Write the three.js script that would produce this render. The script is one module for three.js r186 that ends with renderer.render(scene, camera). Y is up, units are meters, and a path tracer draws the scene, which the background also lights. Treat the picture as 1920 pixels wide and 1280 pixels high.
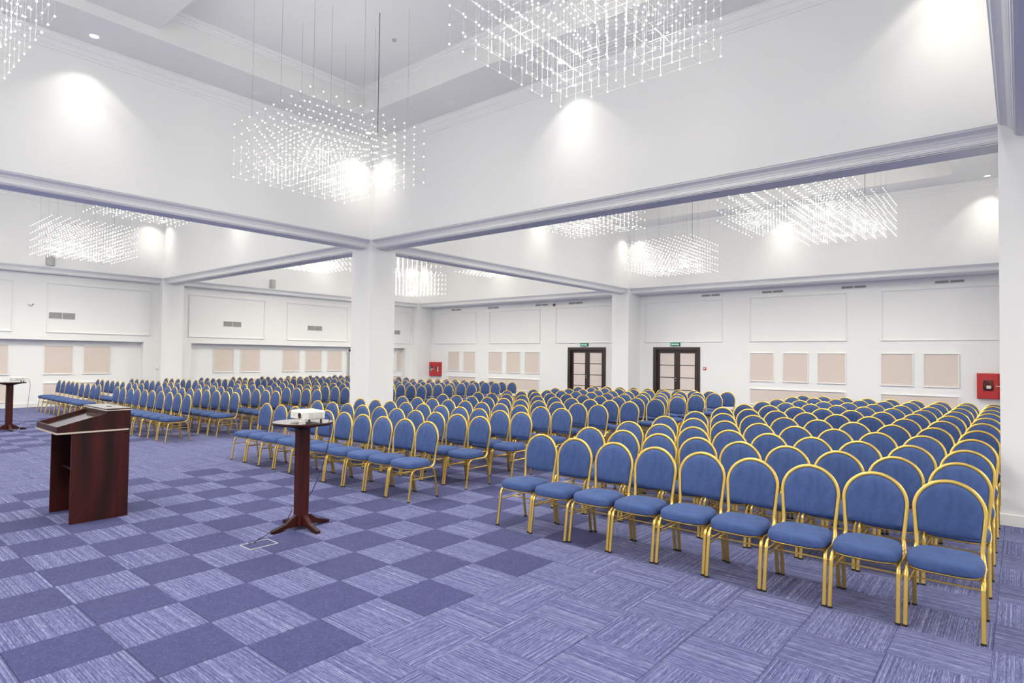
import * as THREE from 'three';
import { mergeGeometries } from 'three/addons/utils/BufferGeometryUtils.js';
import { RoundedBoxGeometry } from 'three/addons/geometries/RoundedBoxGeometry.js';

// ---------------------------------------------------------------- camera, exposure
const scene = new THREE.Scene();
scene.background = new THREE.Color(0x000000);
const CAM = new THREE.Vector3(-1.864, 1.782, 4.643);
const camera = new THREE.PerspectiveCamera(58.62, 1.5, 0.05, 100);
{
  const th = 0.6962, pi = 0.0256, ro = 0.0116, c = Math.cos, s = Math.sin;
  const f = new THREE.Vector3(c(th) * c(pi), s(pi), -s(th) * c(pi));
  const rt = new THREE.Vector3(s(th), 0, c(th));
  const up = new THREE.Vector3(-c(th) * s(pi), c(pi), s(th) * s(pi));
  const r = rt.clone().multiplyScalar(c(ro)).addScaledVector(up, s(ro));
  const u = up.clone().multiplyScalar(c(ro)).addScaledVector(rt, -s(ro));
  camera.matrixAutoUpdate = true;
  const m = new THREE.Matrix4().makeBasis(r, u, f.clone().negate());
  camera.quaternion.setFromRotationMatrix(m);
  camera.position.copy(CAM);
}
camera.updateMatrixWorld(true);
scene.add(camera);
const renderer = new THREE.WebGLRenderer({ antialias: true });
renderer.toneMapping = THREE.LinearToneMapping;
renderer.toneMappingExposure = 1.05;
renderer.shadowMap.enabled = true;

// light strengths (candela) of the fittings built further down
const CHANDELIER_CD = 2.15;      // each of four lights inside one lattice chandelier
const CHANDELIER_DOWN_CD = 22;  // light that the lattice sheds downwards
const DOWNLIGHT_CD = 6;       // each lit recessed downlight
const BULB_GLOW = 4;
const LAMP = new THREE.Color().setRGB(1, 0.972, 0.832);   // warm white lamps

// ---------------------------------------------------------------- helpers
function rng(seed) { let a = seed >>> 0; return () => { a = (a + 0x6D2B79F5) | 0; let t = Math.imul(a ^ (a >>> 15), 1 | a); t = (t + Math.imul(t ^ (t >>> 7), 61 | t)) ^ t; return ((t ^ (t >>> 14)) >>> 0) / 4294967296; }; }
const taken = new Map();
function numbered(name) { const n = taken.get(name) || 0; taken.set(name, n + 1); return n ? name + '_' + String(n).padStart(3, '0') : name; }
function tag(o, label, category, group, kind) { o.userData.label = label; o.userData.category = category; if (group) o.userData.group = group; if (kind) o.userData.kind = kind; return o; }
function group(name, label, category, opt = {}) {
  const g = new THREE.Group(); g.name = numbered(name); scene.add(g);
  if (opt.at) g.position.set(...opt.at);
  return tag(g, label, category, opt.group, opt.kind);
}
function mesh(name, geo, mat, parent) {
  const m = new THREE.Mesh(Array.isArray(geo) ? mergeGeometries(geo.map(clean), false) : geo, mat);
  m.name = parent ? name : numbered(name); m.castShadow = m.receiveShadow = true; (parent || scene).add(m); return m;
}
function clean(g) { const o = g.index ? g.toNonIndexed() : g; for (const k of Object.keys(o.attributes)) if (!['position', 'normal', 'uv'].includes(k)) o.deleteAttribute(k); return o; }
function planarUV(g, sc = 1) {  // uv in metres from the face direction
  const o = clean(g), p = o.attributes.position, n = o.attributes.normal, uv = new Float32Array(p.count * 2);
  for (let i = 0; i < p.count; i++) {
    const ax = Math.abs(n.getX(i)), ay = Math.abs(n.getY(i)), az = Math.abs(n.getZ(i));
    let a, b; if (ay >= ax && ay >= az) { a = p.getX(i); b = p.getZ(i); } else if (ax >= az) { a = p.getZ(i); b = p.getY(i); } else { a = p.getX(i); b = p.getY(i); }
    uv[2 * i] = (a + 0.72) * sc * 0.55; uv[2 * i + 1] = (b + 0.02) * sc * 0.55;
  }
  o.setAttribute('uv', new THREE.BufferAttribute(uv, 2)); return o;
}
// box from corner to corner
function bx(x0, y0, z0, x1, y1, z1) { return new THREE.BoxGeometry(x1 - x0, y1 - y0, z1 - z0).translate((x0 + x1) / 2, (y0 + y1) / 2, (z0 + z1) / 2); }
function rbx(x0, y0, z0, x1, y1, z1, r = 0.004, seg = 2) { return new RoundedBoxGeometry(x1 - x0, y1 - y0, z1 - z0, seg, r).translate((x0 + x1) / 2, (y0 + y1) / 2, (z0 + z1) / 2); }
function shape(pts, holes = []) { const s = new THREE.Shape(pts.map(p => new THREE.Vector2(...p))); for (const h of holes) s.holes.push(new THREE.Path(h.map(p => new THREE.Vector2(...p)))); return s; }
// profile (x, y) drawn along z
function alongZ(pts, z0, z1, holes) { return new THREE.ExtrudeGeometry(shape(pts, holes), { depth: z1 - z0, bevelEnabled: false }).translate(0, 0, z0); }
// profile (z, y) drawn along x
function alongX(pts, x0, x1, holes) { const f = l => l.map(([z, y]) => [-z, y]); return new THREE.ExtrudeGeometry(shape(f(pts), holes && holes.map(f)), { depth: x1 - x0, bevelEnabled: false }).rotateY(Math.PI / 2).translate(x0, 0, 0); }
// outline (x, z) drawn up
function alongY(pts, y0, y1, holes) { const f = l => l.map(([x, z]) => [x, -z]); return new THREE.ExtrudeGeometry(shape(f(pts), holes && holes.map(f)), { depth: y1 - y0, bevelEnabled: false }).rotateX(-Math.PI / 2).translate(0, y0, 0); }
const rect = (a0, b0, a1, b1) => [[a0, b0], [a1, b0], [a1, b1], [a0, b1]];
function bar(a, b, r, n = 6) {
  const A = new THREE.Vector3(...a), B = new THREE.Vector3(...b), d = B.clone().sub(A), L = d.length();
  const g = new THREE.CylinderGeometry(r, r, L, n, 1, n < 5);
  g.applyQuaternion(new THREE.Quaternion().setFromUnitVectors(new THREE.Vector3(0, 1, 0), d.normalize()));
  return g.translate((A.x + B.x) / 2, (A.y + B.y) / 2, (A.z + B.z) / 2);
}
function tube(pts, r, seg = 60, rad = 8) { return new THREE.TubeGeometry(new THREE.CatmullRomCurve3(pts.map(p => new THREE.Vector3(...p))), seg, r, rad, false); }
const pv = new THREE.Vector3(), VP = new THREE.Matrix4();
camera.updateProjectionMatrix(); camera.updateMatrixWorld(true);
VP.multiplyMatrices(camera.projectionMatrix, new THREE.Matrix4().copy(camera.matrixWorld).invert());
const ord = n => ['first', 'second', 'third', 'fourth', 'fifth', 'sixth', 'seventh', 'eighth', 'ninth', 'tenth', 'eleventh', 'twelfth'][n];

// ---------------------------------------------------------------- textures
function dataTex(w, h, fn, srgb = true) {
  const d = new Uint8Array(w * h * 4); fn(d, w, h);
  const t = new THREE.DataTexture(d, w, h, THREE.RGBAFormat); t.magFilter = THREE.LinearFilter; t.minFilter = THREE.LinearMipmapLinearFilter; t.generateMipmaps = true;
  t.wrapS = t.wrapT = THREE.RepeatWrapping; if (srgb) t.colorSpace = THREE.SRGBColorSpace; t.needsUpdate = true; return t;
}
function noise2(seed, n) { const r = rng(seed), g = new Float32Array(n * n).map(() => r()); return (x, y) => { const xi = Math.floor(x), yi = Math.floor(y); let fx = x - xi, fy = y - yi; fx = fx * fx * (3 - 2 * fx); fy = fy * fy * (3 - 2 * fy); const w = v => ((v % n) + n) % n; const a = g[w(yi) * n + w(xi)], b = g[w(yi) * n + w(xi + 1)], c = g[w(yi + 1) * n + w(xi)], e = g[w(yi + 1) * n + w(xi + 1)]; return (a + (b - a) * fx) * (1 - fy) + (c + (e - c) * fx) * fy; }; }
// carpet: 16 cells of one 2048 sheet; cells 0-5 plain felt, 6-15 streaked
const CELL = 512;
const carpetTex = dataTex(2048, 2048, (d, W) => {
  for (let c = 0; c < 16; c++) {
    const cx = (c % 4) * CELL, cy = Math.floor(c / 4) * CELL, r = rng(100 + c), n1 = noise2(200 + c, 64), n2 = noise2(300 + c, 128), n3 = noise2(400 + c, 256);
    let streak = null, ph = null;
    if (c >= 6) {
      streak = new Float32Array(CELL); ph = new Float32Array(CELL);
      let x = 0, v = 0.5; while (x < CELL) { const w = 2 + Math.floor(r() * 5), nv = r(); v = nv < 0.27 ? 0.02 + r() * 0.2 : nv < 0.7 ? 0.34 + r() * 0.2 : 0.7 + r() * 0.3; const q = r() * 100; for (let k = 0; k < w && x < CELL; k++, x++) { streak[x] = v; ph[x] = q; } }
    }
    for (let y = 0; y < CELL; y++) for (let x = 0; x < CELL; x++) {
      const i = ((cy + y) * W + cx + x) * 4; let R, G, B;
      const fib = n3(x / 2.2, y / 2.2) - 0.5, grain = r() - 0.5;
      if (c < 6) {
        const cl = Math.abs(n2(x / 9 + 3 * n1(x / 14, y / 14), y / 9 + 3 * n1(y / 14, x / 14)) - 0.5) * 2;
        const k = 1 + 0.36 * (cl - 0.45) + 0.2 * fib + 0.10 * grain + 0.05 * (n1(x / 70, y / 70) - 0.5);
        R = 69 * k; G = 71 * k; B = 116 * (0.55 * k + 0.45);
      } else {
        let t = 0.2 + streak[x] * 0.56 + 0.42 * (n2(ph[x], y / 34 + ph[x]) - 0.5) + 0.3 * fib + 0.2 * grain;
        t += (n2(x / 4 + 40, y / 40) - 0.5) * 0.3;
        t = Math.min(1, Math.max(0, t));
        const a = [63, 65, 109], m = [97, 100, 146], b = [152, 156, 192];
        const mix = (p, q, k) => p + (q - p) * k;
        const col = t < 0.5 ? [0, 1, 2].map(j => mix(a[j], m[j], t * 2)) : [0, 1, 2].map(j => mix(m[j], b[j], t * 2 - 1));
        R = col[0]; G = col[1]; B = col[2];
      }
      d[i] = Math.min(255, Math.max(0, R)); d[i + 1] = Math.min(255, Math.max(0, G)); d[i + 2] = Math.min(255, Math.max(0, B)); d[i + 3] = 255;
    }
  }
});
const feltBump = dataTex(256, 256, (d, W, H) => { const r = rng(9), n = noise2(10, 128); for (let i = 0; i < W * H; i++) { const v = 255 * (0.5 * r() + 0.5 * n((i % W) / 2, Math.floor(i / W) / 2)); d[4 * i] = d[4 * i + 1] = d[4 * i + 2] = v; d[4 * i + 3] = 255; } }, false);
const velourTex = dataTex(512, 512, (d, W, H) => {
  const n = noise2(21, 16), m = noise2(22, 128), q = noise2(24, 16), r = rng(23);
  for (let y = 0; y < H; y++) for (let x = 0; x < W; x++) { const w = 1.6 * q(x / 64, y / 64), k = 0.90 + 0.11 * (n(x / 32 + w, y / 64 + w) - 0.5) + 0.05 * m(x / 4, y / 8) + 0.05 * (r() - 0.5), i = (y * W + x) * 4; d[i] = d[i + 1] = d[i + 2] = Math.min(255, 255 * k); d[i + 3] = 255; }
});
const foldBump = dataTex(256, 256, (d, W, H) => { const n = noise2(26, 8), q = noise2(27, 8); for (let y = 0; y < H; y++) for (let x = 0; x < W; x++) { const w = q(x / 32, y / 32), v = Math.abs(n(x / 32 + w, y / 32 + 1.5 * w) - 0.5) * 2, i = (y * W + x) * 4; d[i] = d[i + 1] = d[i + 2] = 255 * Math.min(1, v * 1.6); d[i + 3] = 255; } }, false);
const woodTex = dataTex(512, 512, (d, W, H) => {
  const n = noise2(31, 64), m = noise2(32, 128), r = rng(33);
  for (let y = 0; y < H; y++) for (let x = 0; x < W; x++) {
    const w = n(x / 40 + 1.2 * n(y / 200, 3), y / 300), k = 0.55 + 0.9 * w + 0.35 * (m(x / 2.5, y / 60) - 0.5) + 0.05 * r(), i = (y * W + x) * 4;
    d[i] = Math.min(255, 50 * k); d[i + 1] = Math.min(255, 16 * k); d[i + 2] = Math.min(255, 13 * k); d[i + 3] = 255;
  }
});
const clothTex = dataTex(128, 128, (d, W, H) => { const r = rng(41), n = noise2(42, 32); for (let y = 0; y < H; y++) for (let x = 0; x < W; x++) { const k = 0.93 + 0.05 * ((x + y) % 2) + 0.04 * (r() - 0.5) + 0.03 * n(x / 8, y / 8), i = (y * W + x) * 4; d[i] = d[i + 1] = d[i + 2] = Math.min(255, 255 * k); d[i + 3] = 255; } });
function rep(t, s) { const c = t.clone(); c.repeat.set(s, s); c.needsUpdate = true; return c; }

// ---------------------------------------------------------------- materials
const std = o => new THREE.MeshStandardMaterial(o), phy = o => new THREE.MeshPhysicalMaterial(o);
const lin = (r, g, b) => new THREE.Color().setRGB(r, g, b);
const M = {
  wall: std({ color: lin(0.86, 0.86, 0.86), roughness: 0.85 }),
  ceil: std({ color: lin(0.79, 0.79, 0.79), roughness: 0.9 }),
  trim: std({ color: lin(0.84, 0.84, 0.845), roughness: 0.55 }),
  base: std({ color: lin(0.80, 0.80, 0.80), roughness: 0.5 }),
  beige: std({ color: lin(0.77, 0.665, 0.61), roughness: 0.95, map: rep(clothTex, 20) }),
  carpet: std({ map: carpetTex, roughness: 1, bumpMap: rep(feltBump, 8), bumpScale: 0.0015 }),
  slab: std({ color: lin(0.16, 0.16, 0.26), roughness: 1 }),
  gold: std({ color: lin(0.79, 0.55, 0.15), roughness: 0.32, metalness: 0.9 }),
  black: std({ color: lin(0.012, 0.012, 0.013), roughness: 0.6 }),
  wood: phy({ map: woodTex, roughness: 0.5, specularIntensity: 0.5, clearcoat: 0.08, clearcoatRoughness: 0.3 }),
  woodTop: phy({ map: rep(woodTex, 2), roughness: 0.16, ior: 1.8, clearcoat: 1, clearcoatRoughness: 0.06 }),
  edge: std({ color: lin(0.62, 0.52, 0.42), roughness: 0.4 }),
  door: phy({ color: lin(0.035, 0.021, 0.019), roughness: 0.4, clearcoat: 0.2 }),
  pane: phy({ color: lin(0.78, 0.69, 0.65), roughness: 0.35 }),
  chrome: std({ color: lin(0.8, 0.8, 0.8), roughness: 0.2, metalness: 1 }),
  red: phy({ color: lin(0.50, 0.022, 0.025), roughness: 0.4, clearcoat: 0.2 }),
  redDark: std({ color: lin(0.16, 0.008, 0.012), roughness: 0.6 }),
  white: std({ color: lin(0.82, 0.82, 0.80), roughness: 0.45 }),
  plastic: phy({ color: lin(0.80, 0.80, 0.77), roughness: 0.35 }),
  grey: std({ color: lin(0.45, 0.45, 0.45), roughness: 0.6 }),
  dark: std({ color: lin(0.10, 0.10, 0.105), roughness: 0.7 }),
  vent: std({ color: lin(0.62, 0.61, 0.61), roughness: 0.6 }),
  ventDark: std({ color: lin(0.20, 0.19, 0.19), roughness: 0.8 }),
  glass: phy({ color: lin(0.02, 0.02, 0.025), roughness: 0.08, clearcoat: 1 }),
  cable: std({ color: lin(0.02, 0.022, 0.05), roughness: 0.5 }),
  cableGrey: std({ color: lin(0.28, 0.28, 0.27), roughness: 0.5 }),
  wire: std({ color: lin(0.6, 0.6, 0.6), roughness: 0.5 }),
  bulb: std({ color: 0xffffff, emissive: lin(1, 0.985, 0.97), emissiveIntensity: BULB_GLOW, roughness: 0.3 }),
  lens: std({ color: 0xffffff, emissive: 0xffffff, emissiveIntensity: 5, roughness: 0.3 }),
  screen: std({ color: lin(0.93, 0.93, 0.93), roughness: 0.9 }),
  signGreen: std({ color: lin(0.012, 0.16, 0.10), roughness: 0.5 }),
};
const fabrics = [[0.062, 0.113, 0.305], [0.057, 0.106, 0.290], [0.067, 0.119, 0.32]].map(c => phy({ color: lin(...c), map: rep(velourTex, 2.2), bumpMap: rep(foldBump, 2.5), bumpScale: 0.0009, roughness: 0.9, sheen: 0.4, sheenRoughness: 0.5, sheenColor: lin(0.22, 0.30, 0.62) }));

// ---------------------------------------------------------------- plan of the hall (metres; x along the right-hand beams, z towards the viewer)
const XB = [-17.36, -5.29, 6.79, 18.87], ZB = [-19.67, -7.60, 4.47, 16.54];     // near faces of the beam/column grid (0.72 thick)
const CW = 0.72, YT = 4.46, YB = 4.28, YC = 6.72, YTRAY = 7.25, YTOP = 7.5;
const XR = 19.83, ZU = -19.38, ZL = -19.664, XF = XB[0], ZN = ZB[3] + CW;
const zFace = -18.95;                                            // face of the beam above the left wall
const zSpan = [[zFace, ZB[1]], [ZB[1] + CW, ZB[2]], [ZB[2] + CW, ZB[3]]], xSpan = [[XB[0] + CW, XB[1]], [XB[1] + CW, XB[2]], [XB[2] + CW, XB[3]]];
const baySay = { '1_1': 'nearest ceiling bay', '1_0': 'left ceiling bay beyond the front beam', '2_1': 'right ceiling bay above the doors', '2_0': 'farthest ceiling bay behind the column', '0_0': 'stage-side bay at the long wall', '0_1': 'stage-side bay behind the viewer', '0_2': 'stage-side bay at the near wall', '1_2': 'bay right of the viewer', '2_2': 'bay right of the near column' };
const bays = [];
xSpan.forEach(([x0, x1], i) => zSpan.forEach(([z0, z1], j) => bays.push({ id: i === 1 && j === 1 ? 'near' : i + '_' + j, x0, x1, z0, z1, say: baySay[i + '_' + j], shown: i > 0 && j < 2 })));

// ---------------------------------------------------------------- floor with carpet tiles
{
  const floor = group('floor', 'blue carpet tile floor, checkered and streaked', 'floor', { kind: 'structure' });
  mesh('floor_slab', bx(XF - 0.3, -0.2, ZU - 0.6, XR + 0.3, -0.006, ZN + 0.3), M.slab, floor);
  const T = 0.5, i0 = -35, i1 = 40, j0 = -40, j1 = 35;
  const dark = (i, j) => { const k = ((j + 10) % 21 + 21) % 21; return k < 13 && ((i + j) % 2 + 2) % 2 === 0; };
  const inCheck = j => (((j + 10) % 21 + 21) % 21) < 13;
  const r = rng(77), geos = new Map();
  function tileGeo(cell, turn, flip) {
    const key = cell + '_' + turn + '_' + flip; if (geos.has(key)) return geos.get(key);
    const H = 0.2495, h = 0.2468, P = [], U = [], N = [];
    const cx = (cell % 4) / 4, cy = Math.floor(cell / 4) / 4, m = 1.5 / 2048;
    const uvOf = (x, z) => { let a = (x + 0.25) / 0.5, b = (z + 0.25) / 0.5; if (turn) [a, b] = [b, a]; if (flip) { a = 1 - a; } return [cx + m + a * (0.25 - 2 * m), cy + m + b * (0.25 - 2 * m)]; };
    const v = (x, y, z) => { P.push(x, y, z); U.push(...uvOf(x, z)); };
    const quad = (a, b, c, d) => { v(...a); v(...b); v(...c); v(...a); v(...c); v(...d); };
    const o = [[-H, -0.003, -H], [-H, -0.003, H], [H, -0.003, H], [H, -0.003, -H]], t = [[-h, 0, -h], [-h, 0, h], [h, 0, h], [h, 0, -h]];
    quad(t[0], t[1], t[2], t[3]);
    for (let k = 0; k < 4; k++) { const q = (k + 1) % 4; quad(o[k], o[q], t[q], t[k]); }
    const g = new THREE.BufferGeometry(); g.setAttribute('position', new THREE.Float32BufferAttribute(P, 3)); g.setAttribute('uv', new THREE.Float32BufferAttribute(U, 2)); g.computeVertexNormals();
    geos.set(key, g); return g;
  }
  const list = [];
  for (let i = i0; i < i1; i++) for (let j = j0; j < j1; j++) {
    const x = i * T + 0.25, z = j * T + 0.25; if (x < XF || x > XR + 0.2 || z < ZL - 0.3 || z > ZN) { r(); r(); r(); continue; }
    const isDark = dark(i, j), cell = isDark ? Math.floor(r() * 6) : 6 + Math.floor(r() * 10);
    let turn = isDark ? r() < 0.5 : (!inCheck(j) && ((i + j) % 2 + 2) % 2 === 0); const flip = r() < 0.5; if (!isDark) r();
    pv.set(x, 0, z).applyMatrix4(VP); const d = CAM.distanceTo(new THREE.Vector3(x, 0, z));
    const fwd = (x - CAM.x) * 0.767 - (z - CAM.z) * 0.641;
    const seen = fwd > 0.6 && Math.abs(pv.x) < 1.06 && Math.abs(pv.y) < 1.1;
    list.push({ x, z, g: tileGeo(cell, turn, flip), d: seen ? d : 1e3 + d });
  }
  list.sort((a, b) => a.d - b.d);
  const rest = [];
  list.forEach((t, k) => {
    if (k < 300 && t.d < 1e3) { const m = mesh('carpet_tile', t.g, M.carpet, floor); m.position.set(t.x, 0, t.z); }
    else rest.push(t.g.clone().translate(t.x, 0, t.z));
  });
  const far = mesh('carpet_tiles', mergeGeometries(rest), M.carpet, floor); far.userData.kind = 'stuff';
}

// ---------------------------------------------------------------- walls
function frameRing(z0, y0, z1, y1, w, d) { // a moulding ring in the (z, y) plane, flat on x = 0, standing d out towards -x
  const g = [];
  const prof = [[w, d * 0.5], [w * 0.35, d]]; let inner = 0;
  g.push(alongZy(rect(z0, y0, z1, y1), rect(z0 + w, y0 + w, z1 - w, y1 - w), 0, d * 0.55));
  g.push(alongZy(rect(z0 + w * 0.25, y0 + w * 0.25, z1 - w * 0.25, y1 - w * 0.25), rect(z0 + w * 0.7, y0 + w * 0.7, z1 - w * 0.7, y1 - w * 0.7), 0, d));
  return mergeGeometries(g.map(clean));
}
function alongZy(outer, hole, a, b) { // outline in (z, y), thickness from x = -b to -a
  const f = l => l.map(([z, y]) => [-z, y]);
  return new THREE.ExtrudeGeometry(shape(f(outer), hole ? [f(hole)] : []), { depth: b - a, bevelEnabled: false }).rotateY(Math.PI / 2).translate(-b, 0, 0);
}
{ // right wall with two door openings
  const W = group('wall_right', 'white panelled wall with two dark double doors and beige acoustic panels', 'wall', { kind: 'structure' });
  const doors = [[-10.24, -8.54], [-6.20, -4.53]];
  const out = [[ZU - 0.5, 0], [doors[0][0], 0], [doors[0][0], 2.15], [doors[0][1], 2.15], [doors[0][1], 0], [doors[1][0], 0], [doors[1][0], 2.15], [doors[1][1], 2.15], [doors[1][1], 0], [ZN + 0.3, 0], [ZN + 0.3, YTOP], [ZU - 0.5, YTOP]];
  mesh('wall_surface', alongX(out, XR, XR + 0.28), M.wall, W);
  const put = (g, n, m) => { const o = mesh(n, g, m, W); o.position.x = XR; return o; };
  for (const [a, b] of [[-18.85, -15.76], [-14.92, -11.84], [-11.0, -7.93], [-6.65, -3.585], [-2.635, 0.418], [1.35, 4.4]]) put(frameRing(a, 2.405, b, 3.98, 0.05, 0.036), 'panel_moulding', M.trim);
  const small = [[-17.72, -16.876], [-16.615, -15.785], [-14.92, -14.085], [-13.81, -12.97], [-12.695, -11.87], [-2.62, -1.81], [-1.525, -0.72], [-0.448, 0.388], [1.342, 2.195], [2.438, 3.30]];
  for (const [a, b] of small) {
    put(alongZy(rect(a + 0.02, 1.06, b - 0.02, 2.01), null, 0, 0.012), 'acoustic_panel', M.beige);
    put(frameRing(a - 0.01, 1.03, b + 0.01, 2.04, 0.04, 0.04), 'panel_moulding', M.trim);
  }
  for (const [a, b] of [[-17.72, -15.785], [-14.92, -11.87], [-2.62, 0.388], [1.342, 3.30]]) {
    put(alongZy(rect(a + 0.02, 0.25, b - 0.02, 0.77), null, 0, 0.012), 'acoustic_panel', M.beige);
    put(frameRing(a - 0.01, 0.22, b + 0.01, 0.80, 0.04, 0.04), 'panel_moulding', M.trim);
  }
  const B = group('baseboard_right', 'white baseboard along the wall with the doors', 'baseboard', { kind: 'structure' });
  for (const [a, b] of [[ZU, -10.34], [-8.44, -7.6], [-6.88, -6.31], [-4.42, ZN]]) mesh('baseboard_run', bx(XR - 0.018, 0, a, XR, 0.12, b), M.base, B);
}
{ // left wall: upper part stands forward of the lower part
  const W = group('wall_left', 'white long wall with vents above and beige panels in the recess below', 'wall', { kind: 'structure' });
  mesh('upper_wall', bx(XF - 0.3, 2.165, ZU - 0.55, XR, YB + 0.1, ZU), M.wall, W);
  mesh('lower_wall', bx(XF - 0.3, 0, ZL - 0.27, XR, 2.165, ZL), M.wall, W);
  for (const [a, b] of [[XF, -16.2], [-5.72, -4.15], [6.36, 8.0], [18.42, XR]]) mesh('wall_nib', bx(a, 0, ZL, b, 2.165, ZU), M.wall, W);
  const turn = g => g.rotateY(Math.PI / 2);                     // faces -x -> faces +z ; local z -> x
  const put = (a, b, fn, n, m, z) => { const o = mesh(n, turn(fn(a, b)), m, W); o.position.z = z; return o; };
  for (const [a, b] of [[-4.4, -1.35], [-0.36, 2.67], [3.512, 6.55], [7.86, 10.89], [11.86, 14.93], [15.9, 18.78]]) put(a, b, (p, q) => frameRing(p, 2.39, q, 4.02, 0.05, 0.036), 'panel_moulding', M.trim, ZU);
  for (const [a, b] of [[0.8, 1.6], [1.84, 2.65], [3.53, 4.35], [4.61, 5.44], [8.94, 9.75], [10.02, 10.85], [11.85, 12.66], [12.95, 13.76], [14.055, 14.84], [16.97, 17.78], [18.05, 18.4]]) {
    put(a, b, (p, q) => alongZy(rect(p + 0.02, 1.06, q - 0.02, 1.98), null, 0, 0.012), 'acoustic_panel', M.beige, ZL);
    put(a, b, (p, q) => frameRing(p - 0.01, 1.03, q + 0.01, 2.01, 0.04, 0.04), 'panel_moulding', M.trim, ZL);
  }
  for (const [a, b] of [[0.8, 2.65], [3.53, 5.44], [8.94, 10.85], [11.85, 14.84], [16.97, 18.4]]) {
    put(a, b, (p, q) => alongZy(rect(p + 0.02, 0.2, q - 0.02, 0.75), null, 0, 0.012), 'acoustic_panel', M.beige, ZL);
    put(a, b, (p, q) => frameRing(p - 0.01, 0.17, q + 0.01, 0.78, 0.04, 0.04), 'panel_moulding', M.trim, ZL);
  }
  const B = group('baseboard_left', 'white baseboard along the long left wall', 'baseboard', { kind: 'structure' });
  for (const [a, b] of [[-4.15, 6.36], [8.0, 18.42]]) mesh('baseboard_run', bx(a, 0, ZL, b, 0.13, ZL + 0.02), M.base, B);
}
tag(mesh('wall_front', bx(XF - 0.3, 0, ZU - 0.5, XF, YTOP, ZN + 0.3), M.wall), 'plain white stage wall in front of the chair rows', 'wall', null, 'structure');
tag(mesh('wall_back', bx(XF, 0, ZN, XR, YTOP, ZN + 0.3), M.wall), 'plain white wall on the near side of the hall', 'wall', null, 'structure');

// ---------------------------------------------------------------- columns and beams
function column(x0, z0, x1, z1, label) {
  const c = group('column', label, 'column', { kind: 'structure' });
  mesh('shaft', bx(x0, 0, z0, x1, YTOP, z1), M.wall, c);
  const p = 0.016; mesh('base_trim', bx(x0 - p, 0, z0 - p, x1 + p, 0.12, z1 + p), M.base, c);
  return c;
}
const colSay = {
  '2_1': 'free-standing square white column in the middle of the hall', '2_2': 'white column beside the right-hand chair block at the picture edge', '2_0': 'white pilaster on the long left wall',
  '3_1': 'white pilaster between the two dark doors', '3_0': 'white pilaster in the far corner beside the small fire cabinet', '3_2': 'white pilaster on the door wall behind the near column',
};
XB.forEach((x, i) => ZB.forEach((z, j) => column(x, j ? z : ZU - 0.2, i < 3 ? x + CW : XR + 0.05, j ? z + CW : zFace, colSay[i + '_' + j] || `white column on the ${['stage wall', 'stage-side beam line', 'middle beam line', 'door wall'][i]}, ${ord(j)} from the long left wall`)));
// profile of one side, measured inwards from the face, going down
const LOW = [[0, 0], [0.012, -0.006], [0.022, -0.022], [0.05, -0.034], [0.085, -0.052], [0.108, -0.078], [0.12, -0.088], [0.122, -0.102], [0.132, -0.106], [0.137, -0.152], [0.150, -0.156], [0.152, -0.168], [0.18, -0.170], [0.18, -0.18]].map(([d, y]) => [d, YT + y]);
// cornice at the ceiling, measured outwards from the face, going up
const TOP = [[0, 6.49], [0.015, 6.49], [0.015, 6.53], [0.035, 6.545], [0.055, 6.59], [0.055, 6.61], [0.075, 6.62], [0.11, 6.675], [0.11, 6.70], [0.125, 6.70], [0.125, YC + 0.02]];
const side = (f, s) => [...TOP.slice().reverse().map(([d, y]) => [f - s * d, y]), ...LOW.map(([d, y]) => [f + s * d, y])]; // s = +1: body lies on the + side of face f
function beamProfile(f0, f1) { return [[f0, YTOP], ...side(f0, 1), ...side(f1, -1).reverse(), [f1, YTOP]]; }
function wallProfile(f, w, s) { return [[f, YTOP], ...side(f, s), [w, YB], [w, YTOP]]; }
function beam(geo, label) { return tag(mesh('beam', geo, M.wall), label, 'beam', null, 'structure'); }
const beamSay = {
  z2_1: 'deep white ceiling beam with moulded edge, from middle column towards the right', z2_0: 'deep white ceiling beam with moulded edge, from middle column to long left wall',
  x1_1: 'deep white ceiling beam with moulded edge, running left from middle column', x1_2: 'deep white ceiling beam with moulded edge, from middle column to door wall',
  x2_1: 'deep white ceiling beam overhead, ending at the near right column', x2_2: 'deep white ceiling beam hidden behind the near right column',
  z3_1: 'moulded ceiling bulkhead above the nearer door', z3_0: 'moulded ceiling bulkhead above the farther door',
  x0_1: 'moulded ceiling bulkhead on the long wall left of the pilaster', x0_2: 'moulded ceiling bulkhead on the long wall right of the pilaster',
};
for (let i = 0; i < 4; i++) zSpan.forEach(([a, b], j) => {
  const p = i === 0 ? wallProfile(XB[0] + CW, XF, -1) : i === 3 ? wallProfile(XB[3], XR + 0.05, 1) : beamProfile(XB[i], XB[i] + CW);
  beam(alongZ(p, a, b), beamSay[`z${i}_${j}`] || `white ceiling beam ${['on the stage wall', 'along the stage side', 'along the middle columns', 'on the door wall'][i]}, ${ord(j)} bay from the long wall`);
});
for (let j = 0; j < 4; j++) xSpan.forEach(([a, b], i) => {
  const p = j === 0 ? wallProfile(zFace, ZU - 0.2, -1) : j === 3 ? wallProfile(ZB[3], ZN, 1) : beamProfile(ZB[j], ZB[j] + CW);
  beam(alongX(p, a, b), beamSay[`x${j}_${i}`] || `white ceiling beam ${['on the long left wall', 'in line with the middle column', 'above the viewer', 'on the near wall'][j]}, ${ord(i)} bay from the stage`);
});

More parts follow.
